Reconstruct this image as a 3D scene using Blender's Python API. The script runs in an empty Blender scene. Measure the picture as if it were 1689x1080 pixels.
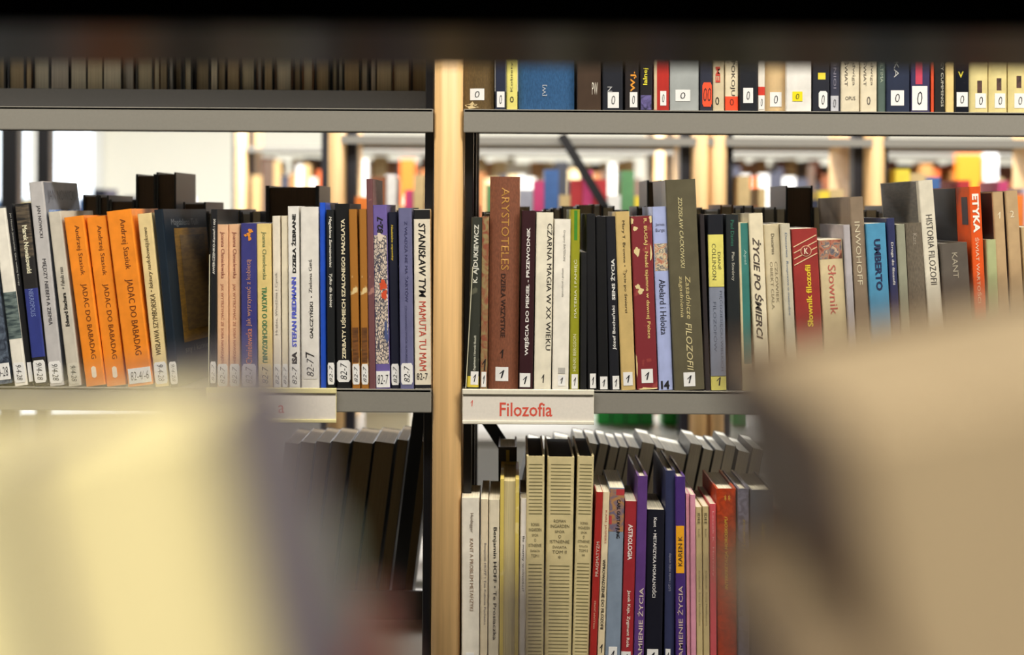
import bpy, bmesh, math, random
from mathutils import Vector, Matrix
random.seed(7)
SC = bpy.context.scene
COL = SC.collection
# ------------------------------------------------------------------ camera, light, exposure
S, D, CX, HY = 1400.0, 1.7, 844.5, 345.0      # px per metre at the shelf front, camera distance, eye point
F = S * D
ROLL = math.radians(0.36)
CZ = 1.314                                     # eye height
cd = bpy.data.cameras.new('camera'); cam = bpy.data.objects.new('camera', cd); COL.objects.link(cam)
cam.location = (0, -D, CZ); cam.rotation_euler = (math.pi / 2, -ROLL, 0)
cd.sensor_width = 36; cd.lens = 36 * F / 1689; cd.shift_y = -(540 - HY) / 1689
cd.clip_start = 0.01
cd.dof.use_dof = True; cd.dof.focus_distance = D; cd.dof.aperture_fstop = 3.5
SC.camera = cam
SC.view_settings.view_transform = 'Standard'; SC.view_settings.look = 'None'
SC.view_settings.gamma = 1; SC.view_settings.use_curve_mapping = False
SC.view_settings.exposure = 0.24
w = bpy.data.worlds.new('world'); SC.world = w; w.use_nodes = True
w.node_tree.nodes['Background'].inputs[0].default_value = (1, .97, .92, 1)
w.node_tree.nodes['Background'].inputs[1].default_value = 0.3

def area(name, loc, sx, sy, power, col=(1, .95, .86), rot=(0, 0, 0)):
    l = bpy.data.lights.new(name, 'AREA'); l.shape = 'RECTANGLE'; l.size = sx; l.size_y = sy
    l.energy = power; l.color = col
    o = bpy.data.objects.new(name, l); COL.objects.link(o); o.location = loc; o.rotation_euler = rot
    return o
area('ceiling_strip', (0.5, -0.86, 2.86), 4.0, 0.30, 108)             # lamp strip over the reading aisle
area('ceiling_strip', (0.2, -2.45, 2.86), 4.0, 0.30, 118)             # the aisle the photographer stands in
area('ceiling_strip', (0.4, 1.0, 2.86), 4.5, 0.30, 82, (.97, .98, 1))               # the aisle behind the case
area('ceiling_strip', (0.6, 3.6, 2.86), 5.0, 0.30, 360, (.97, .98, 1))
area('ceiling_strip', (0.0, 5.6, 2.86), 8.0, 0.30, 190, (.97, .98, 1))
area('window_daylight', (-2.9, 7.2, 1.7), 1.6, 1.6, 60, (.86, .93, 1), (-math.pi / 2, 0, 0))

# ------------------------------------------------------------------ colour and materials
def lin(c):
    c = c / 255.0
    return c / 12.92 if c <= 0.04045 else ((c + 0.055) / 1.055) ** 2.4
def rgb(c): return (lin(c[0]), lin(c[1]), lin(c[2]), 1)
MC = {}
def mat(c, kind='cover', c2=None, rough=.5, amt=.10):
    key = (tuple(c), kind, tuple(c2) if c2 else None, rough)
    if key in MC: return MC[key]
    m = bpy.data.materials.new('%s_%d_%d_%d' % (kind, *[int(v) for v in c])); m.use_nodes = True; MC[key] = m
    nt = m.node_tree; N = nt.nodes; L = nt.links
    bs = N['Principled BSDF']; bs.inputs['Roughness'].default_value = rough
    tc = N.new('ShaderNodeTexCoord'); mp = N.new('ShaderNodeMapping'); L.new(tc.outputs['Object'], mp.inputs[0])
    nz = N.new('ShaderNodeTexNoise'); L.new(mp.outputs[0], nz.inputs['Vector'])
    nz.inputs['Detail'].default_value = 4
    cr = N.new('ShaderNodeValToRGB')
    fac = nz.outputs['Fac']
    a = rgb(c)
    def dim(k): return tuple(min(1, x * k) for x in a[:3]) + (1,)
    e = cr.color_ramp.elements
    if kind == 'cover':                      # printed card, faint mottling
        nz.inputs['Scale'].default_value = 60
        e[0].position = .3; e[0].color = dim(1 - amt); e[1].position = .7; e[1].color = dim(1 + amt)
    elif kind == 'cloth':                    # woven book cloth
        nz.inputs['Scale'].default_value = 700; mp.inputs['Scale'].default_value = (1, 1, .35)
        e[0].position = .3; e[0].color = dim(.75); e[1].position = .7; e[1].color = dim(1.2)
    elif kind == 'worn':                     # rubbed through to c2 in patches
        nz.inputs['Scale'].default_value = 75; nz.inputs['Detail'].default_value = 8
        e[0].position = .60; e[0].color = a; e[1].position = .66; e[1].color = rgb(c2)
    elif kind == 'marble':
        nz.inputs['Scale'].default_value = 90; nz.inputs['Detail'].default_value = 6; nz.inputs['Distortion'].default_value = 1.6
        e[0].position = .38; e[0].color = a; e[1].position = .62; e[1].color = rgb(c2)
    elif kind == 'streak':
        nz.inputs['Scale'].default_value = 60; mp.inputs['Scale'].default_value = (1, 1, 5); nz.inputs['Detail'].default_value = 6
        e[0].position = .4; e[0].color = a; e[1].position = .6; e[1].color = rgb(c2)
    elif kind == 'pages':                    # sheet lines along the block
        nz.inputs['Scale'].default_value = 1; mp.inputs['Scale'].default_value = (1400, 10, 10)
        e[0].position = .3; e[0].color = dim(.72); e[1].position = .68; e[1].color = dim(1.08)
    elif kind == 'wood':
        nz.inputs['Scale'].default_value = 1; mp.inputs['Scale'].default_value = (170, 60, 5)
        nz.inputs['Detail'].default_value = 8
        e[0].position = .3; e[0].color = dim(.82); e[1].position = .7; e[1].color = dim(1.1)
    elif kind == 'scene':                    # small painted picture: soft blots of several colours
        nz.inputs['Scale'].default_value = 130; nz.inputs['Detail'].default_value = 5; nz.inputs['Distortion'].default_value = .8
        e[0].position = .34; e[0].color = a; e[1].position = .66; e[1].color = rgb(c2)
        for p_, q_ in ((.44, (.45, .14, .09, 1)), (.50, tuple((a[i] + rgb(c2)[i]) / 2 for i in range(3)) + (1,)), (.57, (.10, .10, .13, 1))):
            n_ = e.new(p_); n_.color = q_
    elif kind == 'picture':                  # a busy little printed scene
        vo = N.new('ShaderNodeTexVoronoi'); vo.inputs['Scale'].default_value = 330; vo.feature = 'DISTANCE_TO_EDGE'
        L.new(mp.outputs[0], vo.inputs['Vector']); mp.inputs['Scale'].default_value = (1.5, 1, .62); vo.inputs['Randomness'].default_value = .8; fac = vo.outputs['Distance']
        e[0].position = .04; e[0].color = rgb(c2); e[1].position = .16; e[1].color = a
    else:                                    # metal / plastic / paint
        nz.inputs['Scale'].default_value = 300
        e[0].position = .2; e[0].color = dim(.95); e[1].position = .8; e[1].color = dim(1.05)
    L.new(fac, cr.inputs[0]); L.new(cr.outputs[0], bs.inputs['Base Color'])
    if kind in ('cloth', 'worn', 'pages', 'wood', 'cover'):
        bp = N.new('ShaderNodeBump'); bp.inputs['Strength'].default_value = .12; bp.inputs['Distance'].default_value = .0006
        L.new(fac, bp.inputs['Height']); L.new(bp.outputs[0], bs.inputs['Normal'])
    if kind == 'metal': bs.inputs['Metallic'].default_value = .25
    return m
PAGE = mat((222, 212, 186), 'pages', rough=.85)
PAGEW = mat((232, 230, 220), 'pages', rough=.85)
PAGED = mat((168, 150, 122), 'pages', rough=.85)
PAPER = mat((232, 230, 226), 'paper', rough=.55)
INK = mat((26, 26, 34), 'paper', rough=.6)
GREY = mat((135, 131, 122), 'paint', rough=.38)
DGREY = mat((72, 70, 68), 'paint', rough=.45)
BLACK = mat((22, 22, 26), 'paint', rough=.35)
BEECH = mat((226, 184, 126), 'wood', rough=.42)

# ------------------------------------------------------------------ pixel -> point, mesh helpers
def P(px, py, Y=0.0):
    u, v = px - CX, py - HY
    c, s = math.cos(ROLL), math.sin(ROLL)
    u, v = u * c + v * s, -u * s + v * c
    k = (D + Y) / F
    return Vector((u * k, Y, CZ - v * k))
def link(name, me, m, parent=None):
    o = bpy.data.objects.new(name, me); COL.objects.link(o)
    if m is not None:
        for mm in (m if isinstance(m, (list, tuple)) else [m]): me.materials.append(mm)
    if parent is not None: o.parent = parent
    return o
def bm_obj(name, bm, m, parent=None, smooth=False):
    bmesh.ops.recalc_face_normals(bm, faces=bm.faces)
    me = bpy.data.meshes.new(name); bm.to_mesh(me); bm.free()
    if smooth:
        for p in me.polygons: p.use_smooth = True
    return link(name, me, m, parent)
def box(bm, x0, x1, y0, y1, z0, z1, mi=0):
    v = [bm.verts.new(p) for p in ((x0, y0, z0), (x1, y0, z0), (x1, y1, z0), (x0, y1, z0), (x0, y0, z1), (x1, y0, z1), (x1, y1, z1), (x0, y1, z1))]
    for q in ((0, 1, 2, 3), (4, 7, 6, 5), (0, 4, 5, 1), (1, 5, 6, 2), (2, 6, 7, 3), (3, 7, 4, 0)):
        bm.faces.new([v[i] for i in q]).material_index = mi
    return v
def bevel(bm, r, seg=2):
    bmesh.ops.bevel(bm, geom=list(bm.edges), offset=r, segments=seg, affect='EDGES', profile=.6)
def bar(bm, a, b, wx, wz):
    a, b = Vector(a), Vector(b); d = (b - a).normalized()
    s = d.cross(Vector((0, 1, 0))).normalized() * wx / 2; t = Vector((0, 1, 0)) * wz / 2
    v = [bm.verts.new(p + i * s + j * t) for p in (a, b) for i, j in ((-1, -1), (1, -1), (1, 1), (-1, 1))]
    for q in ((0, 1, 2, 3), (4, 7, 6, 5), (0, 4, 5, 1), (1, 5, 6, 2), (2, 6, 7, 3), (3, 7, 4, 0)):
        bm.faces.new([v[i] for i in q])
LABELS = set()
def tag(o, label, cat, group=None):
    o['label'] = label; o['category'] = cat
    if group: o['group'] = group
    return o
def empty(name, loc, label, cat, group=None):
    o = bpy.data.objects.new(name, None); COL.objects.link(o); o.location = loc; o.empty_display_size = .02
    return tag(o, label, cat, group)
def struct(name, bm, m, parent=None):
    o = bm_obj(name, bm, m, parent)
    if parent is None: o['kind'] = 'structure'
    return o

# ------------------------------------------------------------------ books
def profile(w, kind):
    if kind == 'round':
        s = min(.16 * w, .006)
        return lambda x: s * (2 * x / w - 1) ** 2
    r = min(.0016, w * .2)
    def f(x):
        e = min(x, w - x)
        if e >= r: return 0.0
        e = max(0, e)
        return r - math.sqrt(max(0, r * r - (r - e) ** 2))
    return f
def spine_xs(w, kind):
    if kind == 'round': return [w * i / 10 for i in range(11)]
    r = min(.0016, w * .2)
    return [0, r * .3, r, w - r, w - r * .3, w]
def cover_bm(w, h, d, kind, t, rev):
    f = profile(w, kind); xs = spine_xs(w, kind)
    out = [(0, d)] + [(x, f(x)) for x in xs] + [(w, d)]
    inn = [(t, d)] + [(min(max(x, t), w - t), f(x) + t) for x in xs] + [(w - t, d)]
    if rev: out = [(x, d - y) for x, y in out]; inn = [(x, d - y) for x, y in inn]
    bm = bmesh.new(); R = []
    for pts in (out, inn):
        R.append([[bm.verts.new((x, y, z)) for x, y in pts] for z in (0, h)])
    n = len(out)
    for i in range(n - 1):
        bm.faces.new((R[0][0][i], R[0][0][i + 1], R[0][1][i + 1], R[0][1][i]))
        bm.faces.new((R[1][0][i + 1], R[1][0][i], R[1][1][i], R[1][1][i + 1]))
        for k in (0, 1): bm.faces.new((R[0][k][i], R[0][k][i + 1], R[1][k][i + 1], R[1][k][i]))
    for i in (0, n - 1): bm.faces.new((R[0][0][i], R[1][0][i], R[1][1][i], R[0][1][i]))
    return bm
TEXTS = []
SHELF = {'mid': 1.1011, 'top': 1.4315, 'low': 0.7711}
def srt_y(z, px):                       # rough pixel row of a height at the shelf front
    return HY + (CZ - z) * S + (px - CX) * math.sin(ROLL)
class Bk: pass
def book(label, row, bl, br, tl, yt, col, d=.13, kind='flat', page=None, group=None, Y=None, rev=False, yaw=0, mk='cover', c2=None,
         rough=.42, T=(), L=(), bands=(), name=None, hard=None, zb=None, cat='book', t=None):
    z0 = SHELF[row] if zb is None else zb
    if Y is None: Y = random.uniform(.001, .007)
    yb = HY + (CZ - z0) * F / (D + Y) + (bl - CX) * math.sin(ROLL)
    A, B = P(bl, yb, Y), P(tl, yt, Y)
    if abs(B.x - A.x) < .0008: B.x = A.x
    dz = B.z - z0; lean = math.atan2(B.x - A.x, dz)
    wpx = (br - bl) * (D + Y) / F
    b = Bk(); b.w = w = wpx * math.cos(lean) - .0004; b.d = d; b.kind = kind; b.Y = Y
    zr = z0 + .0003 + (w * math.sin(lean) if lean > 0 else 0)
    b.h = h = (B.z - zr) / math.cos(lean)
    if hard is None: hard = kind == 'round'
    nm = name or ('hardcover_book' if hard else 'paperback_book')
    r = empty(nm, (A.x, Y, zr), label, cat, group); r.rotation_euler = (0, lean, yaw); b.root = r
    b.lean = lean; b.zr = zr; b.rev = rev
    t = t or (.0024 if hard else .0007); rec = .0028 if hard else .0004
    t = min(t, w * .2)
    b.cover = bm_obj('cover', cover_bm(w, h, d, kind, t, rev), mat(col, mk, c2, rough), r)
    bm = bmesh.new(); f = profile(w, kind); off = f(0) + t + .0006
    y0, y1 = (off, d - rec) if not rev else (rec, d - off)
    vs = box(bm, t * 1.02, w - t * 1.02, y0, y1, rec, h - rec)
    o = bm_obj('page_block', bm, page or PAGE, r)
    b.f = f
    def zl(py): return max(.0005, min(h - .0005, (CZ - (py - HY - (bl - CX) * math.sin(ROLL)) * (D + Y) / F - zr) / math.cos(lean)))
    b.zl = zl
    for ib, bd in enumerate(bands):                                    # printed areas: (x0, x1, ytop, ybottom, material[, name])
        patch(b, bd[0], bd[1], zl(bd[3]), zl(bd[2]), bd[4], bd[5] if len(bd) > 5 else 'printed_panel', .00012 + .00006 * ib) if bd[0] != 'blob' else blob(b, *bd[1:], eps=.00012 + .00006 * ib)
    for lb in L:                                        # library labels: (x0, x1, ytop, ybottom, text, dir, material)
        m = lb[6] if len(lb) > 6 else PAPER
        o = patch(b, lb[0], lb[1], zl(lb[3]), zl(lb[2]), m, 'call_label', .0003, lb[7] if len(lb) > 7 else 0)
        if lb[4]:
            za, zc = zl(lb[3]), zl(lb[2]); xm = (lb[0] + lb[1]) / 2; ww = (lb[1] - lb[0]) * w
            if lb[5] == 'h':
                dx = (.17 if lb[4] == '0' else .2) if len(lb[4]) < 2 else .40
                TEXTS.append(dict(b=b, p=o, t=lb[4], dir='h', x0=(xm * w - dx * ww), x1=(xm * w + dx * ww), bold=-.012, z0=za + .22 * (zc - za), z1=zc - .22 * (zc - za), m=INK, e=.00055, n='handwritten_number', sh=.12))
            else:
                TEXTS.append(dict(b=b, p=o, t=lb[4], dir=lb[5], x0=(xm * w - .24 * ww), x1=(xm * w + .24 * ww), z0=za + .12 * (zc - za), z1=zc - .12 * (zc - za), m=INK, e=.00055, n='handwritten_number', sh=.25, bold=-.012))
    for tx in T:                                        # titles: dict(t, y0, y1, x=centre, c=cap share of width, col, dir)
        xm, cw = tx.get('x', .5), tx.get('c', .4)
        TEXTS.append(dict(b=b, p=r, t=tx['t'], dir=tx.get('dir', 'd'), x0=(xm - cw / 2) * w, x1=(xm + cw / 2) * w, z0=zl(tx['y1']), z1=zl(tx['y0']),
                          m=mat(tx.get('col', (30, 28, 28)), 'paper', rough=.5), e=.00030, n=tx.get('n', 'title'), sh=tx.get('sh', 0), bold=tx.get('b', 0)))
    return b
def blob(b, xf, y, rxf, ry, m, name='scuff', eps=.0003, n=13, seed=None):   # ragged patch: a chip, a torn place, a drawn figure
    q = random.Random(str((xf, y, rxf))); bm = bmesh.new(); zc = b.zl(y); rz = ry / S; pts = []
    for i in range(n):
        a = i * 2 * math.pi / n; k = q.uniform(.55, 1.15)
        X = min(b.w * .995, max(b.w * .005, b.w * xf + b.w * rxf * k * math.cos(a))); Z = min(b.h - .0002, max(.0002, zc + rz * k * math.sin(a)))
        pts.append(bm.verts.new((X, b.f(X) - eps, Z)))
    c = bm.verts.new((b.w * xf, b.f(b.w * xf) - eps, zc))
    for i in range(n): bm.faces.new((c, pts[i], pts[(i + 1) % n]))
    ret = bmesh.ops.extrude_face_region(bm, geom=list(bm.faces))
    for v in ret['geom']:
        if isinstance(v, bmesh.types.BMVert): v.co.y += eps * .6
    return bm_obj(name, bm, m, b.root)
def patch(b, x0f, x1f, z0, z1, m, name, eps, chamf=0):
    bm = bmesh.new(); n = 6; rows = []
    zs = [(z0, chamf), (z0 + (z1 - z0) * .12, 0), (z1 - (z1 - z0) * .12, 0), (z1, chamf)] if chamf else [(z0, 0), (z1, 0)]
    for z, ch in zs:
        a, c = x0f + ch, x1f - ch
        q = [0, 1] + [i / n for i in range(1, n)] if b.kind == 'round' else [0, 1]
        if b.kind != 'round':
            ww = max(1e-6, (x1f - x0f) * b.w)
            q += [(x - x0f * b.w) / ww for x in spine_xs(b.w, 'flat') if x0f * b.w + 1e-5 < x < x1f * b.w - 1e-5]
        q = sorted(q); us = [b.w * (a + (c - a) * k) for k in q]
        rows.append([bm.verts.new((u, b.f(u) - eps, z)) for u in us])
    for r0, r1 in zip(rows, rows[1:]):
        for i in range(len(r0) - 1): bm.faces.new((r0[i], r0[i + 1], r1[i + 1], r1[i]))
    ret = bmesh.ops.extrude_face_region(bm, geom=list(bm.faces))
    for v in ret['geom']:
        if isinstance(v, bmesh.types.BMVert): v.co.y += eps * .6
    return bm_obj(name, bm, m, b.root)
def flush_texts():
    """All lettering at once: built as text curves, turned into meshes laid on the spines."""
    cache = {}; tmp = []
    for T in TEXTS:
        k = (T['t'], round(T.get('bold', 0), 3))
        if k in cache: continue
        c = bpy.data.curves.new('lettering', 'FONT'); c.body = T['t']; c.size = 1; c.resolution_u = 2; c.offset = T.get('bold', 0)
        c.align_x = 'LEFT'
        o = bpy.data.objects.new('lettering', c); COL.objects.link(o); cache[k] = o; tmp.append(o)
    bpy.context.view_layer.update(); dg = bpy.context.evaluated_depsgraph_get()
    geo = {}
    for k, o in cache.items():
        me = bpy.data.meshes.new_from_object(o.evaluated_get(dg))
        vs = [v.co.copy() for v in me.vertices]; fs = [tuple(p.vertices) for p in me.polygons]
        geo[k] = (vs, fs); bpy.data.meshes.remove(me)
    for k in geo:                                       # the handwritten 1 with its upstroke
        if k[0] == '1': geo[k] = ([Vector(p) for p in ((0, .56, 0), (.06, .50, 0), (.27, .76, 0), (.20, 0, 0), (.34, 0, 0), (.44, 1, 0), (.33, 1, 0))], [(0, 1, 2, 6), (2, 3, 4, 5, 6)])
    for o in tmp: 
        c = o.data; bpy.data.objects.remove(o); bpy.data.curves.remove(c)
    for T in TEXTS:
        vs, fs = geo[(T['t'], round(T.get('bold', 0), 3))]
        if not vs: continue
        sh = T.get('sh', 0); pts = [(v.x + sh * v.y, v.y) for v in vs]
        ax, bx = min(p[0] for p in pts), max(p[0] for p in pts); ay, by = min(p[1] for p in pts), max(p[1] for p in pts)
        b = T.get('b'); x0, x1, z0, z1 = T['x0'], T['x1'], T['z0'], T['z1']; out = []
        for x, y in pts:
            s, q = (x - ax) / max(1e-6, bx - ax), (y - ay) / max(1e-6, by - ay)
            if T['dir'] == 'd': X, Z = x0 + q * (x1 - x0), z1 - s * (z1 - z0)
            elif T['dir'] == 'u': X, Z = x1 - q * (x1 - x0), z0 + s * (z1 - z0)
            elif T['dir'] == 's':
                out.append((b.w + T['e'], x0 + s * (x1 - x0), z0 + q * (z1 - z0))); continue
            else: X, Z = x0 + s * (x1 - x0), z0 + q * (z1 - z0)
            yy = (b.f(X) if b else T['y']) - T['e']
            out.append((X, yy, Z))
        me = bpy.data.meshes.new(T['n']); me.from_pydata(out, [], fs); me.update()
        link(T['n'], me, T['m'], T['p'])

# ------------------------------------------------------------------ room
def room():
    def plane(name, pts, m):
        bm = bmesh.new(); n = (Vector(pts[1]) - Vector(pts[0])).cross(Vector(pts[2]) - Vector(pts[0])).normalized() * .1
        a = [bm.verts.new(p) for p in pts]; c = [bm.verts.new(Vector(p) - n) for p in pts]
        bm.faces.new(a); bm.faces.new(c[::-1])
        for i in range(4): bm.faces.new((a[i], c[i], c[(i + 1) % 4], a[(i + 1) % 4]))
        struct(name, bm, m)
    wall = mat((228, 224, 208), 'paint', rough=.8); fl = mat((52, 48, 44), 'paint', rough=.6)
    plane('floor', [(-6, -6, 0), (6, -6, 0), (6, 8, 0), (-6, 8, 0)], fl)
    plane('ceiling', [(-6, -6, 3), (-6, 8, 3), (6, 8, 3), (6, -6, 3)], wall)
    plane('wall_left', [(-6, -6, 0), (-6, 8, 0), (-6, 8, 3), (-6, -6, 3)], wall)
    plane('wall_right', [(6, -6, 0), (6, -6, 3), (6, 8, 3), (6, 8, 0)], wall)
    plane('wall_front', [(-6, -6, 0), (-6, -6, 3), (6, -6, 3), (6, -6, 0)], wall)
    plane('wall_back', [(-6, 8, 0), (6, 8, 0), (6, 8, 3), (-6, 8, 3)], wall)
    # daylight windows in the back wall
    em = bpy.data.materials.new('daylight_pane'); em.use_nodes = True; nt = em.node_tree
    bs = nt.nodes['Principled BSDF']; bs.inputs['Base Color'].default_value = (.8, .88, .95, 1)
    bs.inputs['Emission Color'].default_value = (.80, .90, 1, 1); bs.inputs['Emission Strength'].default_value = 1.15
    fm = mat((225, 224, 218), 'paint', rough=.5)
    for i, (x0, x1) in enumerate(((-3.10, -2.80), (-3.70, -3.22))):
        bm = bmesh.new()
        for q in ((x0 - .06, x0, .9, 2.3), (x1, x1 + .06, .9, 2.3), (x0, x1, .9, .96), (x0, x1, 2.24, 2.3)):
            box(bm, q[0], q[1], 7.93, 8.02, q[2], q[3])
        o = struct('window_%d' % (i + 1), bm, fm)
        bm = bmesh.new(); box(bm, x0, x1, 7.97, 7.99, .96, 2.24); bm_obj('pane', bm, em, o)
room()

# ------------------------------------------------------------------ the main double-sided bookcase
RL = .0065
ROWS = [.1111, .4411, .7711, 1.1011, 1.4315, 1.7615, 2.09]
LIP = .0275
def lipbar(bm, x0, x1, y0, y1, zt, lip, thick=.0025):
    box(bm, x0, x1, y0, y1, zt - .003, zt)
    box(bm, x0, x1, y0, y0 + thick, zt - lip, zt - .003)
def shelf(name, parent, x0, x1, z, ya, yb, lipa, lipb, m):
    """pressed steel shelf: tray with folded lips front and rear"""
    o = None
    bm = bmesh.new(); box(bm, x0, x1, ya, yb, z - .003, z); o = bm_obj('shelf_board', bm, m, parent)
    for (y, lp, s) in ((ya, lipa, 1), (yb, lipb, -1)):
        bm = bmesh.new(); box(bm, x0, x1, min(y, y + s * .004), max(y, y + s * .004), z - lp, z + .0002); bevel(bm, .0012)
        bm_obj('shelf_lip', bm, m, o)
    return o
XL, XR = P(713.5, 600).x, P(760.5, 600).x
def post(bm, x0, x1, y0, y1, z0, z1, n=10):
    """panel with a bull-nosed front edge"""
    pts = []; w = x1 - x0; sag = w * .32
    for i in range(n + 1):
        s = i / n; pts.append((x0 + w * s, y0 + sag * abs(2 * s - 1) ** 2.4))
    for i in range(n + 1):
        s = 1 - i / n; pts.append((x0 + w * s, y1 - sag * abs(2 * s - 1) ** 2.4))
    a = [bm.verts.new((x, y, z0)) for x, y in pts]; c = [bm.verts.new((x, y, z1)) for x, y in pts]
    bm.faces.new(a); bm.faces.new(c[::-1]); k = len(pts)
    for i in range(k): bm.faces.new((a[i], a[(i + 1) % k], c[(i + 1) % k], c[i]))
def main_case():
    r = empty('bookcase', (0, 0, 0), 'grey steel library bookcase in sharp focus with a beech end panel between its bays', 'bookcase')
    bm = bmesh.new(); post(bm, XL, XR, -.004, .37, 0.02, 2.15)
    o = bm_obj('beech_panel', bm, BEECH, r, True)
    for xa, xb in ((-1.0 + XL, XL - .97), (XR + .93, XR + .964)):
        bm = bmesh.new(); post(bm, xa, xb, -.004, .37, .02, 2.15); bm_obj('beech_panel', bm, BEECH, r, True)
    for side, x0, x1 in (('l', XL - .965, XL - .0012), ('r', XR + .0012, XR + .928)):
        for z in ROWS:
            shelf('shelf', r, x0, x1, z, 0, .205, LIP, RL, GREY)
            shelf('shelf', r, x0, x1, z, .225, .362, RL, RL, GREY)
            bm = bmesh.new(); box(bm, x0, x1, .206, .2095, z - .018, z + .038); bm_obj('back_rail', bm, DGREY, r)
        # black steel uprights against the panel
        for y in (.03, .18, .33):
            for e in (0, 1):
                xa = x0 + .001 if e == 0 else x1 - .011
                bm = bmesh.new(); box(bm, xa, xa + .010, y, y + .022, .03, 2.12); bevel(bm, .001, 1); bm_obj('steel_upright', bm, BLACK, r)
    # diagonal braces
    for a, b_, wd in (((801, 690), (842, 752), .016), ((693, 672), (655, 985), .017)):
        bm = bmesh.new(); bar(bm, P(*a, .2145), P(*b_, .2145), wd, .0022); bm_obj('diagonal_brace', bm, BLACK, r)
main_case()

# shelf label holders
def holder(x0, x1, y0, y1, label, col, plate):
    Y = -.0046
    a, b = P(x0, y1, Y), P(x1, y0, Y)
    z0, z1 = a.z, SHELF['mid'] + .0014
    r = empty('label_holder', (a.x, Y, z0), label, 'label holder', None)
    W, H = b.x - a.x, z1 - z0; m = mat(col, 'plastic', rough=.3)
    bm = bmesh.new(); box(bm, 0, W, .0006, .0022, 0, H); bevel(bm, .0004, 1); bm_obj('back_plate', bm, m, r)
    for q in ((0, .0042), (H - .0062, H)):
        bm = bmesh.new(); box(bm, 0, W, -.0014, .0022, q[0], q[1]); bevel(bm, .0009, 2); bm_obj('channel_strip', bm, m, r)
    bm = bmesh.new(); box(bm, .0006, W - .0008, .00015, .0006, .0044, H - .0064); o = bm_obj('paper_strip', bm, mat((226, 218, 206), 'paper', rough=.6), r)
    bm = bmesh.new()
    c = [P(plate[0], 640, 0).x - a.x + .0004, P(plate[1], plate[2], 0)]
    dx = c[1].x - a.x - c[0]; hz = c[1].z - z0
    v = [bm.verts.new((c[0] + dx * k + e, y, H + (hz - H) * k)) for k in (0, 1) for e in (0, .0009) for y in (.0022 + .0044, .1)]
    for q in ((0, 1, 3, 2), (4, 6, 7, 5), (0, 4, 5, 1), (2, 3, 7, 6), (0, 2, 6, 4), (1, 5, 7, 3)): bm.faces.new([v[i] for i in q])
    bm_obj('divider_fin', bm, mat((205, 200, 172), 'plastic', rough=.3), r)
    return r, o, W, H
red = mat((214, 84, 66), 'paper', rough=.6)
def htext(t, p, root, x0, x1, y0, y1, n='lettering', bold=0, sh=0):
    a, b = P(x0, y1, -.0046), P(x1, y0, -.0046); l = root.location
    TEXTS.append(dict(t=t, p=p, dir='h', x0=a.x - l.x, x1=b.x - l.x, z0=a.z - l.z, z1=b.z - l.z, m=red, y=.00015, e=.0001, n=n, bold=bold, sh=sh))
r, o, W, H = holder(762.5, 980, 645, 699, 'white plastic shelf label holder with red lettering beside the beech panel', (226, 219, 200), (767, 779, 440))
htext('Filozofia', o, r, 824, 911, 664, 686.5, bold=.012); htext('1', o, r, 776, 780, 660, 670)
r, o, W, H = holder(340, 555, 641, 696, 'cream plastic shelf label holder under the pink and blue paperbacks, half hidden by blur', (226, 214, 156), (342, 344.5, 420))
htext('a', o, r, 459, 469, 668, 681); htext('82-7', o, r, 346, 366, 655, 664)

# ------------------------------------------------------------------ middle row, bay with the orange paperbacks
CL = (215, 211, 208)
LB = lambda a, b, t='82-7', d='u', m=PAPER: [(.06, .94, a, b, t, d, m, .10)]
G1 = 'literature books on the middle shelf'
W_ = (235, 230, 218)
def G(*a, **k): k.setdefault('group', G1); return book(*a[:1], 'mid', *a[1:], **k)
G('navy marbled paperback cut by the picture edge, outermost of its shelf', -22, 21, -60, 345, (40, 46, 60), mk='marble', c2=(96, 108, 124), L=[(.3, .98, 603, 630, '9/4-28', 'h')])
G('white paperback spine with a dark landscape photograph across its middle', 24, 46, -13, 345, (232, 226, 212), bands=[(0, 1, 483, 560, mat((44, 58, 62), 'streak', (110, 124, 120)))], L=LB(599, 632, '9-4-28', 'd'))
G('thin black paperback with small white lettering, beside the white landscape spine', 46, 57, 9, 337, (22, 22, 26), L=[(.3, .95, 598, 630, '', 'd')], T=[dict(t='Jan Nowak Jeziorański. Głos wolnej Europy', y0=352, y1=472, c=.34, x=.6, col=(190, 188, 180))])
G('paperback with a brown photo upper half and blue lower half', 57, 80, 24, 337, (38, 36, 36), bands=[(0, 1, 340, 425, mat((96, 84, 68), 'streak', (34, 31, 30))), (0, 1, 477, 590, mat((46, 56, 128), 'cover'))], L=LB(595, 632, '9/4-28', 'd'),
  T=[dict(t='Marek Nowakowski', y0=373, y1=452, c=.36, x=.55, col=(226, 220, 190), b=.03), dict(t='NEKROPOLIS', y0=478, y1=523, c=.34, x=.5, col=(130, 146, 196))])
b = G('tall grey paperback showing its grey front cover with a blue picture', 82, 106, 47, 301, (188, 184, 182), d=.135, L=LB(597, 633, '9/4-28', 'd'),
  T=[dict(t='JAN NOWICKI', y0=340, y1=393, c=.30, col=(60, 58, 64)), dict(t='MIĘDZY NIEBEM A ZIEMIĄ', y0=428, y1=537, c=.34, col=(60, 58, 64))])
def side(b, y0, y1, z0, z1, m, name='cover_print', right=True):     # a print on a board face, y along the depth
    bm = bmesh.new(); x = b.w + .00025 if right else -.00025
    box(bm, min(x, x - .0002), max(x, x - .0002) if right else x + .0002, y0, y1, z0, z1); return bm_obj(name, bm, m, b.root)
side(b, .012, .132, b.h - .048, b.h - .034, mat((70, 118, 196), 'streak', (170, 190, 220)))
o = side(b, .002, .134, .004, b.h - .001, mat((112, 116, 128), 'cover'), 'cover_print'); o.location.x = -.0002
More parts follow.
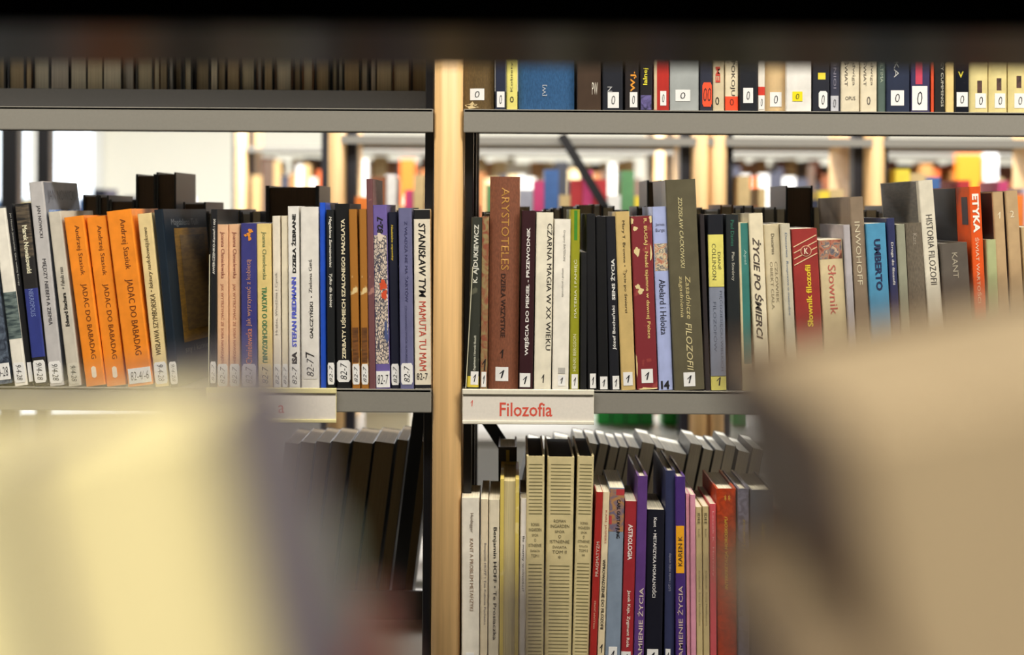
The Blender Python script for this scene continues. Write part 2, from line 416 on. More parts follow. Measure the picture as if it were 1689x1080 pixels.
TEXTS.append(dict(b=b, p=b.root, t='JAN NOWICKI', dir='s', x0=.012, x1=.12, z0=b.h - .026, z1=b.h - .010, m=mat((70, 72, 84), 'paper'), e=.0007, n='cover_lettering', bold=-.01))
G('beige paperback with a red-brown front cover, before the orange ones', 113, 135, 79, 350, (200, 192, 176), L=[(.1, .94, 600, 634, '9/4-28', 'd', mat((206, 200, 184), 'paper'), .1)],
  T=[dict(t='Edward Stachura', y0=484, y1=539, c=.30, dir='u', b=.03), dict(t='+ Fabula rasa', y0=442, y1=478, c=.28, dir='u', sh=.2)])
OR = (240, 140, 40)
def stas(lbl, bl, br, tl, yt, y, lab):
    b = G(lbl, bl, br, tl, yt, OR, rough=.35, L=lab, T=[dict(t='Andrzej Stasiuk', y0=y[0], y1=y[1], c=.29, x=.58, col=(120, 62, 20), sh=0), dict(t='JADĄC DO BABADAG', y0=y[2], y1=y[3], c=.34, x=.56, col=(120, 62, 20))])
    if not lab: patch(b, .38, .62, b.zl(625), b.zl(606), mat((240, 222, 196), 'paper'), 'publisher_mark', .0003, .09)
    return b
stas('orange paperback spine next to the beige one, first of three', 142, 175, 105, 359, (374, 456, 470, 594), [])
stas('orange paperback spine standing between two other orange ones', 176, 209, 142, 359, (374, 456, 470, 594), [])
stas('widest orange paperback spine, with a white call label stuck on its foot', 211, 253, 175, 349, (364, 447, 463, 588), [(.08, .98, 609, 634, '82-4/-6', 'h')])
G('slim cream paperback with italic lettering beside the widest orange spine', 256, 280, 226, 353, (226, 202, 146), L=LB(598, 634, '9-4-28', 'd'),
  T=[dict(t='WISŁAWA SZYMBORSKA', y0=486, y1=586, c=.36, dir='u', col=(90, 76, 50), sh=.15), dict(t='• lektury nadobowiązkowe', y0=376, y1=482, c=.36, dir='u', col=(90, 76, 50), sh=.2)])
b = G('dark blue-green book turned to show an old gold panel on its cover', 281, 297, 252, 346, (22, 34, 46), d=.145, yaw=-math.radians(8), rough=.35, L=[(.1, .9, 597, 634, '9/4-28', 'd', PAPER, .1)])
side(b, .030, .142, b.h * .235, b.h * .89, mat((136, 100, 34), 'streak', (112, 82, 30)), 'gold_panel')
TEXTS.append(dict(b=b, p=b.root, t='Magdalena Tulli', dir='s', x0=.022, x1=.112, z0=b.h - .022, z1=b.h - .012, m=mat((130, 136, 140), 'paper'), e=.0006, n='cover_lettering', bold=-.01))
TEXTS.append(dict(b=b, p=b.root, t='sny i kamienie', dir='s', x0=.03, x1=.13, z0=b.zl(590), z1=b.zl(577), m=mat((130, 130, 120), 'paper'), e=.0006, n='cover_lettering', bold=-.01))
o = side(b, .046, .130, b.h * .30, b.h * .85, mat((112, 88, 52), 'streak', (92, 70, 44)), 'gold_panel'); o.location.x = .0003
b = G('black hardcover with its dark cover rising behind the pink-cream paperbacks', 346, 357, 347, 345, (26, 26, 30), L=LB(596, 632), T=[dict(t='AWERCZENKO-Kamień i szyj', y0=361, y1=452, c=.5, x=.55, dir='u', col=(220, 216, 206), b=.02)], hard=True)
PK = (226, 180, 140)
for i, (lbl, q) in enumerate((('pink-cream paperback next to the black hardcover', (358, 377, 357.5, 370)), ('pink-cream paperback against the dark blue one', (378, 397, 377, 370)))):
    G(lbl, *q, PK, L=LB(600, 637), T=[dict(t='Joanna Chmielewska', y0=382, y1=459, c=.42, col=(150, 80, 70), sh=.05), dict(t='JAK WYTRZYMAĆ ZE SOBĄ NAWZAJEM', y0=468, y1=599, c=.38, col=(176, 108, 86))])
b = G('dark blue paperback with a small orange figure at its head', 398, 424.5, 397, 368, (58, 58, 122), L=LB(600, 637, m=mat((200, 196, 206), 'paper')), T=[dict(t='Chmielewska', y0=542, y1=600, c=.40, dir='u', col=(214, 134, 96)), dict(t='Jak wytrzymać z kobietą', y0=428, y1=538, c=.40, dir='u', col=(190, 140, 120))])
for q in ((.62, 381, .17, 4), (.5, 387, .15, 4), (.56, 394, .1, 5), (.3, 388, .12, 2.5)):
    blob(b, *q, mat((222, 140, 50), 'paper'), 'printed_figure', eps=.0003)
G('yellow-cream paperback with green lettering beside the dark blue one', 426, 450, 423, 369, (226, 200, 130), L=LB(600, 637, m=mat((220, 204, 160), 'paper')), T=[dict(t='Joanna Chmielewska', y0=382, y1=461, c=.36, col=(110, 130, 90), sh=.05), dict(t='TRAKTAT O ODCHUDZANIU', y0=473, y1=598, c=.36, col=(84, 130, 84), b=.03)])
G('thin white paperback with faint grey lettering beside the yellow-cream one', 451, 464, 449, 356, (226, 216, 198), L=LB(600, 638), T=[dict(t='Hrabia, Wiedźma i Cycek', y0=449, y1=552, c=.42, dir='u', col=(150, 142, 132))])
G('thinnest cream paperback, blank but for its call label', 465, 476, 464, 356, (224, 212, 186), L=LB(600, 638))
G('white paperback with bold black and violet-blue capitals', 477, 496, 474.5, 340, (230, 226, 218), L=LB(600, 638), T=[dict(t='DZIEŁA ŻEBRANE', y0=353, y1=450, c=.42, dir='u', col=(24, 24, 26), b=.04), dict(t='STEFAN FRIEDMANN', y0=457, y1=572, c=.42, dir='u', col=(82, 92, 200), b=.04), dict(t='ISA', y0=580, y1=600, c=.46, dir='u', col=(26, 26, 26), b=.05)])
b = G('wide white paperback with typewriter lettering and a handwritten seven', 497, 527, 495.5, 341, (224, 219, 210), L=[(.1, .92, 586, 625, '82-7', 'u', mat((216, 212, 206), 'paper'), .06)], T=[dict(t='GAŁCZYŃSKI  •', y0=488, y1=558, c=.24, x=.56, dir='u', b=.01), dict(t='Zielona Gęś', y0=428, y1=483, c=.24, x=.56, dir='u'), dict(t='7', y0=580, y1=590, c=.5, x=.5, dir='u', n='handwritten_number')])
G('thin bright blue paperback', 529, 539, 527, 334, (36, 86, 206), rough=.3)
G('slim black paperback with small white italic lettering beside the bright blue one', 540, 553, 538, 346, (26, 28, 30), L=LB(598, 634), T=[dict(t='Magdalena Samozwaniec', y0=357, y1=441, c=.46, col=(222, 218, 206), sh=.2, b=.02), dict(t='Tylko dla kobiet', y0=451, y1=507, c=.46, col=(222, 218, 206), sh=.2, b=.02)])
G('thick black paperback with bold cream capitals', 555, 580, 552, 336, (20, 20, 22), L=[(.04, .96, 594, 630, '82-7', 'u', PAPER, .14)], T=[dict(t='ZERBATY UŚMIECH SZALONEGO MAŁOLATA', y0=361, y1=592, c=.34, dir='u', col=(226, 214, 180), b=.03)])
for q, lbl in (((581, 595, 575, 345), 'worn brown paperback with torn edge, next to the thick black one'), ((596, 609, 592, 345), 'worn brown paperback next to the thin tall purple-brown one')):
    G(lbl, *q, (164, 108, 42), mk='worn', c2=(222, 196, 140), bands=[(.12, .88, 540, 598, mat((122, 76, 36), 'streak', (84, 52, 26)))], L=LB(600, 634))
b = G('thin tall purple-brown hardcover rising above its neighbours', 609, 620, 604, 295, (112, 72, 74), hard=True, mk='worn', c2=(168, 120, 110), page=PAGED)
b = G('purple paperback with a castle drawing and a red dragon on its spine', 620, 644, 614.5, 338, (108, 92, 156), bands=[(.04, .96, 388, 600, mat((222, 204, 184), 'picture', (52, 54, 74))), ('blob', .62, 470, .3, 10, mat((206, 78, 44), 'cover'), 'printed_dragon'), ('blob', .72, 486, .2, 10, mat((206, 78, 44), 'cover'), 'printed_dragon'), ('blob', .8, 545, .18, 20, mat((74, 86, 130), 'cover'), 'printed_shape'), ('blob', .5, 391, .2, 9, mat((214, 198, 180), 'cover'), 'printed_tower')], L=[(.04, .98, 612, 639, '82-7', 'h')], T=[dict(t='82-7', y0=357, y1=385, c=.42, dir='u', n='handwritten_number', b=.03)])
G('slim navy paperback with small yellow lettering near its head', 645, 660, 640, 350, (24, 26, 44), L=LB(600, 635), T=[dict(t='Niedzielne wspominy', y0=371, y1=430, c=.3, x=.4, col=(206, 178, 60), sh=.15, b=.02)])
G('slate blue paperback with darker blue lettering', 660.5, 683, 657, 343, (104, 104, 140), L=LB(599, 634), T=[dict(t='Z WŁADZĄ NIE MA ŻARTÓW', y0=365, y1=498, c=.34, x=.55, col=(58, 58, 100)), dict(t='CZUCHNOWSKI WYBÓR HUMORESEK', y0=504, y1=600, c=.2, x=.5, col=(74, 74, 112))])
b = G('cream paperback with a black head and brushed lettering, against the beech panel', 684, 712, 682, 345, (226, 216, 194), bands=[(0, 1, 346, 361, mat((20, 20, 22), 'cover')), (0, 1, 634.5, 642, mat((24, 24, 28), 'cover'))], T=[dict(t='STANISŁAW TYM', y0=368, y1=490, c=.42, col=(24, 22, 22), b=.015, sh=.12), dict(t='MAMUTA TU MAM', y0=497, y1=611, c=.42, col=(196, 76, 60)), dict(t='82-7', y0=615, y1=626, x=.46, c=.66, dir='h', n='handwritten_number', col=(44, 44, 52))])

# ------------------------------------------------------------------ middle row, philosophy bay
G2 = 'philosophy books on the middle shelf'
def N1(y0=612, y1=640, a=.2, c=.85, t='1', m=PAPER): return [(a, c, y0, y1, t, 'h', m)]
def Gp(*a, **k): k.setdefault('group', G2); return book(*a[:1], 'mid', *a[1:], **k)
YEL = mat((228, 206, 70), 'cover')
CHIP = mat((220, 200, 146), 'paper')
Gp('scuffed dark green paperback with white capitals and a yellow foot', 770, 790, 778, 358, (52, 54, 46), mk='worn', c2=(96, 96, 80), bands=[(0, 1, 620, 638, YEL)], L=N1(612, 634, .3, .95), T=[dict(t='K. AJDUKIEWICZ', y0=370, y1=466, c=.5, dir='u', col=(226, 224, 210), b=.02), dict(t='Zagadnienia i kierunki filozofii', y0=553, y1=611, c=.24, x=.6, dir='u', col=(206, 204, 186), b=.02)])
Gp('thin marbled red-brown board book beside the scuffed dark green one', 792, 804, 795.5, 357, (140, 78, 58), mk='marble', c2=(150, 132, 90), L=N1(613, 638, .15, .85), T=[dict(t='1', y0=592, y1=611, x=.5, c=.55, dir='h', n='handwritten_number', b=.05)], hard=True)
Gp('tall wide brown cloth hardcover with gold lettering', 805, 855, 808.5, 291, (124, 72, 48), kind='round', mk='cloth', rough=.6, d=.16, L=[(.24, .67, 605, 628, '1', 'h')], T=[dict(t='ARYSTOTELES', y0=309, y1=445, c=.26, x=.52, col=(184, 134, 64)), dict(t='DZIEŁA WSZYSTKIE', y0=451, y1=556, c=.16, x=.47, col=(58, 34, 26), b=.02), dict(t='1', y0=576, y1=590, x=.44, c=.13, dir='h', col=(40, 26, 22), b=.05)])
Gp('dark maroon hardcover with bold white capitals', 856, 879, 861, 347, (52, 22, 28), hard=True, L=N1(615, 638, .04, .82), T=[dict(t='WEJŚCIA DO PIEKIEŁ - PRZEWODNIK', y0=375, y1=586, c=.40, dir='u', col=(232, 226, 220), b=.025)])
Gp('cream paperback with tall thin capitals along its edge, beside the dark maroon one', 880.5, 909, 885, 350, (230, 222, 200), T=[dict(t='CZARNA MAGIA W XX WIEKU', y0=368, y1=577, c=.28, x=.80, col=(40, 36, 34)), dict(t='1', y0=617, y1=631, x=.52, c=.16, dir='h', n='handwritten_number')])
Gp('white paperback with faint italic lettering near its head', 910.5, 938, 914.5, 361, (236, 230, 216), L=[(.36, .78, 606, 616, '', 'h', mat((180, 176, 168), 'paper')), (.35, .8, 618, 636, '1', 'h', mat((234, 232, 228), 'paper'))], T=[dict(t='Gregory BATESON', y0=379, y1=430, c=.17, x=.62, col=(150, 146, 140), sh=.2), dict(t='umysł i przyroda', y0=442, y1=489, c=.16, x=.56, col=(150, 146, 140), sh=.2)])
Gp('olive green paperback with white lettering', 939.5, 955.5, 941, 345, (148, 148, 34), bands=[(.38, .72, 347, 396, mat((62, 132, 40), 'cover'))], L=N1(617, 641, .2, .88), T=[dict(t='MATERIA I PAMIĘĆ', y0=428, y1=524, c=.40, x=.55, dir='u', col=(232, 230, 200)), dict(t='HENRI BERGSON', y0=551, y1=612, c=.34, x=.5, dir='u', col=(226, 224, 180))])
Gp('short thin black booklet between the olive book and taller black ones', 957, 968, 958.5, 416, (28, 28, 30))
Gp('black hardcover, tall and unlettered, behind the short thin booklet', 969.5, 985, 967, 353, (22, 22, 25), hard=True, L=N1(616, 640, .25, .9))
Gp('plain black hardcover in the middle of three black ones', 986.5, 1004.5, 982.5, 357, (18, 18, 21), hard=True, L=N1(621, 644, .2, .9))
Gp('black paperback with bold white lettering beside the tan one', 1006, 1022.5, 999.5, 357, (26, 27, 34), L=N1(620, 643, .3, .98), T=[dict(t='Józef Bocheński', y0=504, y1=577, c=.42, x=.58, dir='u', col=(222, 220, 214), b=.02), dict(t='SENS ŻYCIA', y0=427, y1=495, c=.44, x=.55, dir='u', col=(226, 224, 218), b=.03)])
Gp('tan paperback with dark lettering beside the scuffed red one', 1025, 1049, 1014.5, 349, (200, 172, 112), L=N1(614, 636, .16, .82), T=[dict(t='Mary T. Browne • Życie po śmierci', y0=364, y1=516, c=.3, x=.56, col=(60, 50, 36))])
Gp('scuffed dark red paperback with gold lettering and chipped edges', 1050.5, 1086, 1040, 357, (126, 44, 50), mk='worn', c2=(150, 66, 62), L=[(.24, .78, 609, 632, '1', 'h')], T=[dict(t='R. BUGAJ - Nauki tajemne w dawnej Polsce', y0=361, y1=559, c=.2, x=.66, col=(222, 192, 120), b=.015)], bands=[('blob', .2, 377, .13, 5, CHIP), ('blob', .25, 415, .15, 9, CHIP), ('blob', .22, 473, .13, 5, CHIP), ('blob', .36, 480, .14, 6, CHIP), ('blob', .05, 364, .1, 6, CHIP), ('blob', .95, 362, .09, 7, CHIP), ('blob', .03, 600, .06, 22, CHIP), ('blob', .5, 642, .5, 3, CHIP), ('blob', .9, 420, .06, 14, CHIP)])
Gp('lilac blue paperback with a small painting on its spine', 1087, 1111, 1075.5, 341, (166, 176, 218), bands=[(.05, .98, 402, 447, mat((206, 196, 160), 'scene', (226, 206, 170)))], T=[dict(t='James', y0=368, y1=374, x=.5, c=.62, dir='h', col=(90, 90, 110)), dict(t='Burge', y0=377, y1=384, x=.5, c=.62, dir='h', col=(90, 90, 110)), dict(t='Abelard i Heloiza', y0=461, y1=552, c=.44, x=.5, col=(44, 44, 56)), dict(t='14', y0=628, y1=642, x=.45, c=.6, dir='h', n='handwritten_number', b=.05)])
Gp('tall wide olive-brown hardcover with pale italic lettering', 1112.5, 1163, 1097, 297, (92, 86, 66), rough=.4, d=.15, hard=True, L=[(.32, .7, 615, 638, '1', 'h')], T=[dict(t='ZDZISŁAW CACKOWSKI', y0=326, y1=443, c=.13, x=.46, col=(214, 202, 150), sh=.2), dict(t='Zasadnicze', y0=456, y1=527, c=.16, x=.60, col=(206, 190, 136), sh=.2), dict(t='zagadnienia', y0=456, y1=524, c=.15, x=.36, col=(206, 190, 136), sh=.2), dict(t='FILOZOFII', y0=534, y1=612, c=.2, x=.56, col=(214, 200, 150), sh=.2)])
Gp('thin dark brown hardcover pressed against the wide olive-brown one', 1164, 1172, 1154, 353, (44, 38, 40), hard=True)
Gp('black paperback with a yellow panel and a grey-blue panel', 1173, 1199, 1167, 354, (24, 26, 34), bands=[(0, 1, 387, 473, mat((222, 212, 110), 'cover')), (0, 1, 474, 620, mat((128, 134, 150), 'cover')), (0, 1, 621, 646, mat((222, 212, 110), 'cover'))], T=[dict(t='DIANÉ', y0=416, y1=445, c=.24, x=.72, col=(90, 92, 60)), dict(t='COLLINSON', y0=402, y1=462, c=.26, x=.36, col=(90, 92, 60)), dict(t='PIĘĆDZIESIĘCIU WIELKICH', y0=480, y1=612, c=.24, x=.76, col=(78, 84, 100)), dict(t='FILOZOFÓW', y0=498, y1=580, c=.24, x=.36, col=(78, 84, 100)), dict(t='1', y0=622, y1=636, x=.5, c=.3, dir='h', n='handwritten_number')])
Gp('dark teal-black paperback with dim green lettering', 1201.5, 1223, 1197, 354, (32, 36, 38), T=[dict(t='Paul Davies', y0=363, y1=406, c=.26, col=(60, 120, 100)), dict(t='Plan Stwórcy', y0=416, y1=463, c=.28, col=(200, 196, 180))])
Gp('thin paperback with a teal spine and cream edge', 1225, 1242, 1217.5, 367, (214, 200, 160), bands=[(.22, 1, 368, 600, mat((56, 120, 112), 'cover'))], T=[dict(t='Apel', y0=412, y1=436, c=.3, x=.6, col=(170, 196, 186))])
Gp('cream paperback with big slanted black capitals', 1247, 1271, 1234.5, 352, (226, 214, 184), T=[dict(t='ŻYCIE PO ŚMIERCI', y0=392, y1=560, c=.6, x=.5, col=(84, 74, 66), sh=.3, b=.02)])
Gp('plain beige paperback with thin grey lettering beside the slanted capitals', 1272.5, 1299, 1259, 371, (206, 192, 158), T=[dict(t='Descartes', y0=386, y1=420, c=.2, x=.55, col=(90, 82, 70)), dict(t='CZŁOWIEK', y0=432, y1=500, c=.18, x=.68, col=(150, 138, 112)), dict(t='OBIEKT CIAŁA', y0=432, y1=510, c=.18, x=.38, col=(150, 138, 112))])
Gp('thin grey-beige booklet with blue-grey lettering against the red one', 1300.5, 1317, 1287, 369, (196, 188, 166), T=[dict(t='Descartes  Rozprawa o metodzie', y0=384, y1=520, c=.3, col=(120, 132, 150), sh=.1)])
b = Gp('red paperback with diagonal cream lines and a round emblem', 1319, 1362, 1305, 378, (150, 50, 46), T=[dict(t='Słownik filozofii', y0=438, y1=540, c=.22, x=.56, dir='u', col=(222, 188, 50), b=.03)])
# slanting cream lines and the ring of the emblem
cm = mat((222, 190, 150), 'paper')
for k in range(4):
    bm = bmesh.new(); z = b.zl(432 - 10 * k); bar(bm, (b.w * .05, -.0002, z - .004), (b.w * .96, -.0002, z + .009), .0011, .0003); bm_obj('printed_line', bm, cm, b.root)
def disc(b, xc, zc, r, m, e, name, n=20):
    bm = bmesh.new(); a = [bm.verts.new((xc + r * math.cos(i * 2 * math.pi / n), -e, zc + r * math.sin(i * 2 * math.pi / n))) for i in range(n)]
    f = bm.faces.new(a); x = bmesh.ops.extrude_face_region(bm, geom=[f])
    for v in x['geom']:
        if isinstance(v, bmesh.types.BMVert): v.co.y += e * .5
    return bm_obj(name, bm, m, b.root)
disc(b, b.w * .53, b.zl(415), .0066, mat((206, 160, 128), 'paper'), .0005, 'printed_emblem'); disc(b, b.w * .53, b.zl(415), .0056, mat((140, 48, 44), 'paper'), .0007, 'printed_emblem')
TEXTS.append(dict(b=b, p=b.root, t='K', dir='h', x0=b.w * .45, x1=b.w * .61, z0=b.zl(420), z1=b.zl(410), m=mat((222, 196, 170), 'paper'), e=.001, n='printed_letter', bold=.04))
Gp('cream paperback with a painted scene at its head, beside the red one', 1364, 1404, 1349.5, 396, (206, 188, 148), bands=[(.02, .96, 397, 428, mat((96, 60, 46), 'scene', (200, 170, 140)))], T=[dict(t='Słownik', y0=438, y1=520, c=.32, x=.5, col=(186, 96, 84))])
Gp('slim pale grey-lilac paperback between two browner ones', 1405, 1417, 1390.5, 371, (176, 170, 172), d=.13)
Gp('tall grey-brown hardcover with pale capitals', 1418, 1441, 1401, 325, (136, 118, 98), d=.175, hard=True, mk='cover', T=[dict(t='INWOHOFF', y0=366, y1=470, c=.38, x=.46, col=(206, 194, 166))])
Gp('bright sky blue paperback with bold dark capitals', 1443, 1476, 1428, 369, (78, 144, 180), T=[dict(t='UMBERTO', y0=395, y1=480, c=.34, x=.52, col=(36, 46, 80), b=.04)])
Gp('navy paperback with white lettering beside the sky blue one', 1477, 1491, 1462, 360, (46, 50, 88), T=[dict(t='Droga do filozofii', y0=400, y1=470, c=.36, col=(206, 202, 196), b=.02)])
Gp('slim grey-green paperback with faded spine', 1492, 1507, 1478, 370, (146, 146, 126))
Gp('grey-brown cloth hardcover, low, before the tall white one', 1508, 1536, 1494, 368, (108, 98, 84), kind='round', mk='cloth', T=[dict(t='Kant', y0=386, y1=404, c=.24, x=.5, col=(160, 150, 134))])
b = Gp('tall white hardcover in a torn jacket, its dark side facing the camera', 1541, 1566, 1514, 298, (216, 208, 188), d=.175, hard=True, T=[dict(t='HISTORIA FILOZOFII', y0=355, y1=470, c=.42, x=.55, col=(72, 68, 66), b=-.005)])
side(b, .01, .17, .003, b.h - .001, mat((112, 106, 98), 'streak', (96, 92, 88)), 'jacket_flap', right=False)
Gp('low dark grey hardcover between the tall white one and the orange one', 1567, 1612, 1551, 402, (92, 84, 76), hard=True, T=[dict(t='KANT', y0=418, y1=460, c=.2, x=.5, col=(170, 160, 140))])
b = Gp('bright orange hardcover with bold white capitals', 1614, 1634, 1598, 308, (220, 84, 26), d=.15, hard=True, T=[dict(t='ETYKA', y0=320, y1=384, c=.56, x=.5, col=(240, 232, 220), b=.04), dict(t='ŚWIAT WARTOŚCI', y0=392, y1=500, c=.36, x=.5, col=(236, 200, 170))])
side(b, .052, .148, .003, b.h - .001, mat((30, 24, 26), 'cover'), 'cover_print', right=False)
side(b, .008, .03, b.h - .045, b.h - .012, mat((70, 66, 74), 'cover'), 'cover_print', right=False)
Gp('low pale green paperback beside the bright orange hardcover', 1636, 1653, 1627, 395, (170, 176, 128))
b = Gp('tan hardcover numbered one with a dark side board', 1655, 1673, 1637, 317, (186, 156, 116), d=.15, hard=True, T=[dict(t='1', y0=350, y1=361, x=.5, c=.3, dir='h', col=(226, 212, 180))])
side(b, .004, .148, .003, b.h - .001, mat((50, 24, 22), 'cover'), 'cover_print', right=False)
b = Gp('tan hardcover numbered two with a dark side board', 1677, 1698, 1658, 315, (186, 156, 116), d=.15, hard=True, T=[dict(t='2', y0=348, y1=359, x=.45, c=.32, dir='h', col=(226, 212, 180))])
side(b, .004, .148, .003, b.h - .001, mat((50, 24, 22), 'cover'), 'cover_print', right=False)
Gp('low tan paperback cut by the picture edge beside the tan numbered pair', 1702, 1732, 1684, 375, (190, 166, 126))

# ------------------------------------------------------------------ top row
G3 = 'reference books on the top shelf'
def Gt(lbl, a, c, col, **k):
    k.setdefault('group', G3)
    h = k.pop('h', random.uniform(.19, .24)); return book(lbl, 'top', a, c, a, 182 - h * S, col, **k)
Z0 = lambda a, c, y0, y1, m=PAPER, t='0': [(a, c, y0, y1, t, 'h', m)]
Gt('worn brown hardcover with a torn cream patch at its foot', 765.5, 815, (96, 76, 44), kind='round', mk='cloth', L=Z0(.2, .68, 146, 165), bands=[('blob', .25, 174, .26, 6, mat((206, 186, 140), 'paper'), 'torn_patch')])
Gt('slim navy paperback labelled nought, beside a yellow one', 817, 834.5, (36, 42, 62), L=Z0(.15, .9, 151, 177))
Gt('slim pale yellow paperback', 835, 854, (222, 212, 118), T=[dict(t='0', y0=159, y1=169, x=.5, c=.34, dir='h', n='handwritten_number'), dict(t='Kobiety pytają', y0=60, y1=151, c=.26, dir='u', col=(90, 90, 60))])
b = Gt('very wide blue hardcover with a small silver mark', 855, 948, (52, 88, 128), kind='round', mk='cloth', rough=.3, d=.16)
Gt('wide dark brown hardcover with a cream mark', 952, 992, (66, 50, 38), hard=True, T=[dict(t='PW', y0=136, y1=156, x=.74, c=.24, dir='h', col=(214, 206, 190), n='printed_mark')])
TEXTS.append(dict(b=b, p=b.root, t='[W]', dir='u', x0=b.w * .43, x1=b.w * .51, z0=b.zl(158), z1=b.zl(140), m=mat((190, 196, 204), 'paper'), e=.0004, n='printed_mark'))
Gt('wide black hardcover with a white label beside the dark brown one', 994, 1028, (30, 32, 40), hard=True, L=Z0(.25, .8, 152, 178), T=[dict(t='Z', y0=143, y1=151, x=.35, c=.25, dir='h', col=(190, 190, 190))])
Gt('slim black paperback with orange capitals', 1031, 1054.5, (36, 30, 30), L=Z0(.34, .88, 152, 177), T=[dict(t='W.J.', y0=118, y1=151, c=.42, x=.6, dir='u', col=(226, 150, 50), b=.03)])
Gt('black paperback with yellow lettering and a purple foot', 1056, 1077, (32, 28, 32), bands=[(.05, .9, 157, 182, mat((106, 96, 150), 'marble', (20, 18, 40)))], T=[dict(t='lalnej', y0=112, y1=140, c=.44, x=.45, dir='u', col=(226, 214, 60), b=.02)])
Gt('red hardcover with a cream board edge', 1078.5, 1104, (176, 44, 36), bands=[(0, .2, 0, 182, mat((206, 186, 150), 'cover'))], L=Z0(.42, .82, 150, 174))
Gt('very wide silver grey hardcover with a white label', 1104.5, 1153.5, (160, 164, 162), hard=True, rough=.35, L=Z0(.2, .7, 148, 167))
Gt('dark navy book with a bright orange double-nought label', 1155, 1175, (44, 46, 60), L=[(.18, 1, 136, 176, '00', 'h', mat((244, 84, 48), 'paper'), .12)])
Gt('beige paperback with red lettering, beside the bright orange label', 1175.5, 1195, (206, 190, 156), T=[dict(t='EM', y0=110, y1=136, c=.4, x=.45, dir='u', col=(196, 70, 54), b=.03), dict(t='0', y0=160, y1=173, x=.4, c=.34, dir='h', n='handwritten_number')])
Gt('cream paperback with an orange foot', 1196, 1218.5, (222, 208, 176), bands=[(0, 1, 159, 184, mat((236, 76, 40), 'cover'))], T=[dict(t='POKOJU', y0=100, y1=158, c=.36, x=.56, dir='d', col=(60, 54, 50)), dict(t='0', y0=163, y1=174, x=.5, c=.32, dir='h', n='handwritten_number', col=(120, 40, 26))])
Gt('black hardcover with a white label stuck on askew', 1220, 1250, (28, 30, 36), hard=True, L=Z0(.2, .75, 145, 170))
Gt('thin white paperback with a red band', 1250.5, 1262.5, (222, 214, 200), bands=[(0, 1, 143, 157, mat((206, 56, 40), 'cover'))], L=Z0(.1, .9, 158, 180))
Gt('wide tan hardcover with a white label', 1263, 1296.5, (206, 176, 130), kind='round', L=Z0(.22, .8, 152, 176))
Gt('wide white paperback with a yellow label', 1297, 1339, (226, 222, 214), L=Z0(.24, .64, 151, 167, mat((232, 214, 20), 'paper')))
Gt('dark paperback with a yellow mark and an eight-sided label', 1341, 1369, (34, 36, 46), bands=[(.3, .75, 120, 131, mat((226, 206, 60), 'cover'))], L=[(.34, .86, 150, 179, '0', 'h', PAPER, .1)])
Gt('slim dark navy-grey book with a grey label', 1369.5, 1386.5, (56, 58, 74), L=Z0(.04, .82, 158, 183, mat((190, 190, 196), 'paper')), T=[dict(t='ŚNIOI', y0=100, y1=146, c=.36, x=.5, col=(140, 136, 150))])
for a, c, lbl, u in ((1387.5, 1418, 'cream paperback without a nought, first of two alike', 'OPUS'), (1419, 1447, 'cream paperback with a nought, second of two alike', '0')):
    Gt(lbl, a, c, (220, 208, 180), T=[dict(t='ŚWIAT', y0=100, y1=142, c=.22, x=.3, col=(90, 84, 76)), dict(t='Jadwiga', y0=90, y1=141, c=.2, x=.68, col=(130, 122, 108)), dict(t=u, y0=159 if u == 'OPUS' else 159, y1=165 if u == 'OPUS' else 173, x=.5, c=.55 if u == 'OPUS' else .22, dir='h', n='printed_mark', col=(90, 84, 80))])
Gt('slim grey-green paperback beside the cream pair', 1447.5, 1461.5, (84, 100, 92), T=[dict(t='ULTIMA', y0=100, y1=136, c=.34, x=.5, col=(170, 180, 160))])
Gt('wide navy hardcover with a square white label', 1462.5, 1501, (36, 44, 66), hard=True, L=Z0(.18, .75, 149, 174), T=[dict(t='FIZYKA', y0=60, y1=128, c=.2, x=.42, col=(190, 190, 186))])
Gt('wide purple-navy book with a pink panel and a large white label', 1502.5, 1534.5, (54, 48, 84), bands=[(.24, .6, 60, 139, mat((190, 60, 84), 'cover'))], L=Z0(.06, .86, 142, 182))
Gt('thin red paperback beside the purple-navy one', 1535.5, 1541, (206, 76, 40))
Gt('black paperback with small white capitals', 1541.5, 1560, (24, 26, 26), T=[dict(t='LUCY CUMMINGS', y0=90, y1=176, c=.24, x=.7, col=(200, 196, 180))])
Gt('slim cream yellow paperback', 1560.5, 1574.5, (226, 198, 130))
Gt('glossy black paperback with a yellow letter', 1575.5, 1599, (26, 28, 36), rough=.18, L=Z0(.1, .9, 152, 176), T=[dict(t='V', y0=118, y1=128, x=.4, c=.4, dir='h', col=(214, 200, 60), b=.03)])
for i, (a, c) in enumerate(((1599.5, 1631), (1632, 1662.5), (1664, 1696))):
    Gt(('first wide pale yellow hardcover after the glossy black one', 'middle one of three pale yellow hardcovers with black banners', 'pale yellow hardcover cut by the picture edge')[i], a, c, (218, 202, 140), kind='round', L=Z0(.3, .9, 154, 178), bands=[(.40, .66, 133 - 4 * i, 153 - 4 * i, mat((44, 36, 34), 'marble', (92, 62, 54)), 'printed_banner')])

